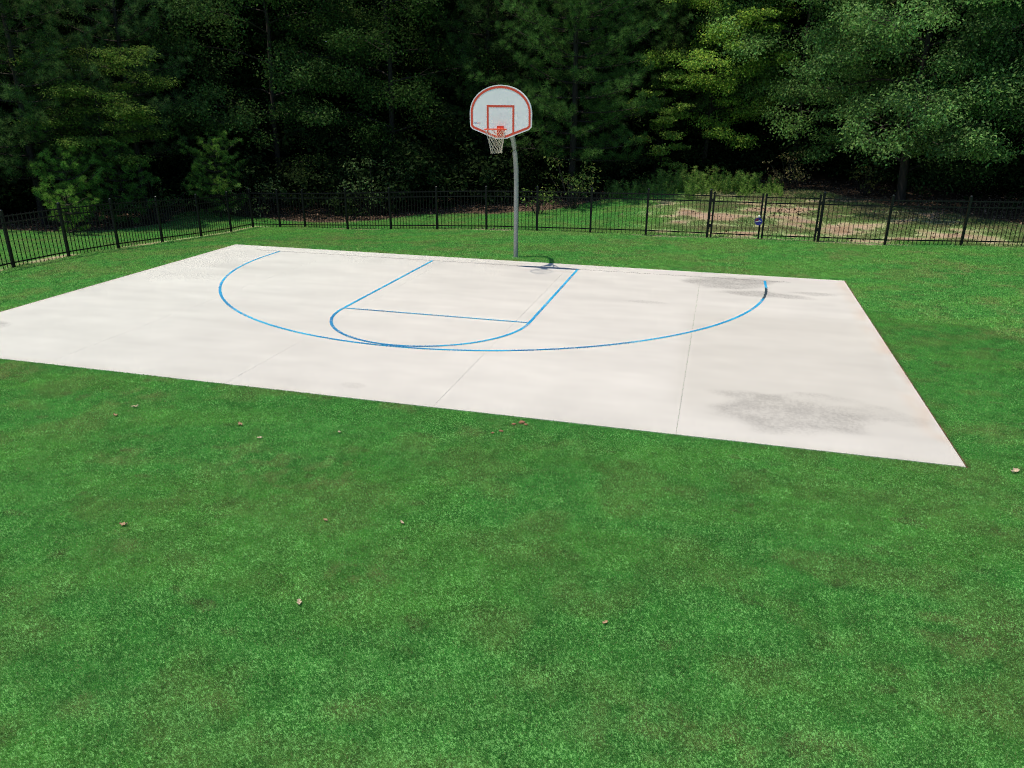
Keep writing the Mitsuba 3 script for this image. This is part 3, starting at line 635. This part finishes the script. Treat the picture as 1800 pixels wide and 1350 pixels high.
for cx in np.arange(-21.75, 19, TS):
    for cy in np.arange(-15.75, 16, TS):
        dx, dy = cx - CAM[0], cy - CAM[1]; d = math.hypot(dx, dy)
        ang = math.atan2(dx * math.cos(YAW) - dy * math.sin(YAW), dx * math.sin(YAW) + dy * math.cos(YAW))
        if d < 2.6 or abs(ang) > .64 + 2.6 / d or SX0 + TS / 2 <= cx <= SX1 - TS / 2 and SY0 + TS / 2 <= cy <= SY1 - TS / 2: continue
        l = int(np.searchsorted([5.6, 7.4, 9.3, 14.8], d))
        q = np.array([(a, b) for a in (-TS / 2, 0, TS / 2) for b in (-TS / 2, 0, TS / 2)]) + [cx, cy]
        dm, lm = ground_masks(q[:, 0], q[:, 1]); fd = fence_dist(q[:, 0], q[:, 1]); sd = slab_dist(q[:, 0], q[:, 1])
        if lm.min() > .97: continue
        if sd.min() > .02 and dm.max() < .05 and lm.max() < .05 and (fd.max() < -.5 or fd.min() > .5):
            e = TS / 2; hx = (height(cx + e, cy) - height(cx - e, cy)) / TS; hy = (height(cx, cy + e) - height(cx, cy - e)) / TS; a = rng.integers(4) * math.pi / 2
            hz = float(height(np.array([cx]), np.array([cy]))[0]); c_, s_ = math.cos(a), math.sin(a)
            zx = float(hx) * c_ + float(hy) * s_; zy = -float(hx) * s_ + float(hy) * c_
            n_ += 1
            scene[f'lawn_grass__{n_:03d}'] = {'type': 'instance', 'to_world': T(M4([cx, cy, hz], [c_, s_, zx], [-s_, c_, zy], [0, 0, 1])), 'shapegroup': {'type': 'ref', 'id': f'grass_tile_group_{l}{rng.integers(TILES)}'}}
        else:
            dn, L, W = LOD[l]; beyond = fd.min() > -.2; dn = int(dn * TS * TS)
            X = cx + (rng.random(dn) - .5) * TS; Y = cy + (rng.random(dn) - .5) * TS
            dm, lm = ground_masks(X, Y); sd = slab_dist(X, Y)
            trim = np.where(X < SX0, .045, np.where(Y > SY1, .022, np.where(X > SX1, .012, .008)))
            keep = (sd > trim * (.5 + meshkit.fbm(np.stack([X * 3, Y * 3, 0 * X], -1), 3, 71)) + .012 * rng.random(dn)) & (rng.random(dn) > np.maximum(1.3 * dm, 1.25 * lm) - .03)
            X, Y, sd = X[keep], Y[keep], sd[keep]
            if len(X): edge[l].append((X, Y, np.full(len(X), L) * (1 + .15 * S(1 - sd / .12) * (sd > 0) * (sd < .12)) * (1.2 if beyond else 1), np.full(len(X), W)))
for l in range(len(LOD)):
    if edge[l]:
        X, Y, L, W = (np.concatenate(z) for z in zip(*edge[l])); n_ += 1
        V, F = blades(np.random.default_rng(60 + l), X, Y, height(X, Y), L, W)
        scene[f'lawn_grass__{n_:03d}'] = mikit.ply((V, F), 'mat_turf')

# ------------------------------------------------------------------ small things lying on the lawn
def curled_leaf(seed, s):
    rng = np.random.default_rng(seed); u, v = np.meshgrid(np.linspace(-1, 1, 9), np.linspace(-1, 1, 7), indexing='ij')
    s *= .78
    w = np.sqrt(np.clip(1 - u ** 2, 0, 1)) * (.55 + .25 * np.sin(u * 7 + seed)) + .02
    x, y = u * s, v * w * s * .8; z = s * (.45 * v ** 2 * w + .35 * u ** 2) + s * .12 * rng.normal(size=u.shape)
    i, j = np.meshgrid(np.arange(8), np.arange(6), indexing='ij'); q = np.stack([i * 7 + j, (i + 1) * 7 + j, (i + 1) * 7 + j + 1, i * 7 + j + 1], -1).reshape(-1, 4)
    a = rng.random() * 6.28; P = np.stack([x, y, z], -1).reshape(-1, 3); R_ = np.array([[math.cos(a), -math.sin(a), 0], [math.sin(a), math.cos(a), 0], [0, 0, 1]])
    top = P @ R_.T
    return np.vstack([top, top - [0, 0, .003]]), np.vstack([q, q[:, ::-1] + len(top)])
def drop(name, label, catg, x, y, mesh, mat, lift=.018):
    v, f = mesh; k = obj(name, (v + [x, y, float(height(np.array([x]), np.array([y]))[0]) + lift], f), mat, smooth=True); tag(k, label=label, category=catg); return k
drop('dry_leaf', 'large curled tan leaf on the near lawn, left of the middle', 'leaf', 1.96, -12.6, curled_leaf(1, .042), 'mat_pale_leaf')
drop('dry_leaf', 'brown crumpled leaf on the lawn at the left, alone below the slab', 'leaf', -.14, -12.02, curled_leaf(2, .05), 'mat_dry_leaf')
drop('dry_leaf', 'light tan leaf on the lawn near the thin pale leaf', 'leaf', 1.57, -11.47, curled_leaf(3, .036), 'mat_dry_leaf')
drop('dry_leaf', 'thin upright pale leaf on the lawn below the middle of the slab', 'leaf', 2.26, -11.33, curled_leaf(4, .034), 'mat_pale_leaf')
drop('dry_leaf', 'reddish brown leaf low on the near lawn, right of the middle', 'leaf', 4.23, -12.2, curled_leaf(5, .032), 'mat_dry_leaf')
drop('dry_leaf', 'upper of two tan leaves close together below the left of the slab', 'leaf', -2.04, -9.66, curled_leaf(6, .055), 'mat_pale_leaf')
drop('dry_leaf', 'lower of two tan leaves close together below the left of the slab', 'leaf', -2.07, -9.95, curled_leaf(7, .05), 'mat_dry_leaf')
drop('dry_leaf', 'tan leaf just below the slab edge, above a bare tuft', 'leaf', -.48, -9.75, curled_leaf(8, .055), 'mat_dry_leaf')
drop('dry_leaf', 'small straw coloured leaf beside the bare tuft on the left lawn', 'leaf', -.05, -10.01, curled_leaf(9, .04), 'mat_pale_leaf')
drop('dry_leaf', 'tiny pale leaf on the lawn close under the slab, left of the clay', 'leaf', .75, -9.63, curled_leaf(10, .033), 'mat_pale_leaf')
drop('dead_grass_clump', 'pale dry grass clump at the slab corner on the right', 'grass clump', 7.99, -8.63, curled_leaf(11, .075), 'mat_pale_leaf')
def clod(seed, s):
    m = trimesh.creation.icosphere(2, 1.0); v = np.array(m.vertices); v = v * (.65 + .7 * meshkit.fbm(v * 1.7 + seed, 3, seed)[:, None]) * s * [1, .8, .55]
    return v, np.array(m.faces)
for k, (x, y, s) in enumerate([(2.72, -8.79, .042), (2.78, -8.83, .024), (2.64, -8.86, .026), (2.55, -9.10, .026), (2.47, -9.18, .02)]):
    drop('clay_clod', ['largest red clay clod against the slab edge', 'small red clod right of the largest clod by the slab', 'red clod just left of the largest clod by the slab', 'orange clod in the grass a step from the slab edge', 'farthest small orange clod from the slab edge'][k], 'clod', x, y, clod(k + 3, s), 'mat_clay', .01)
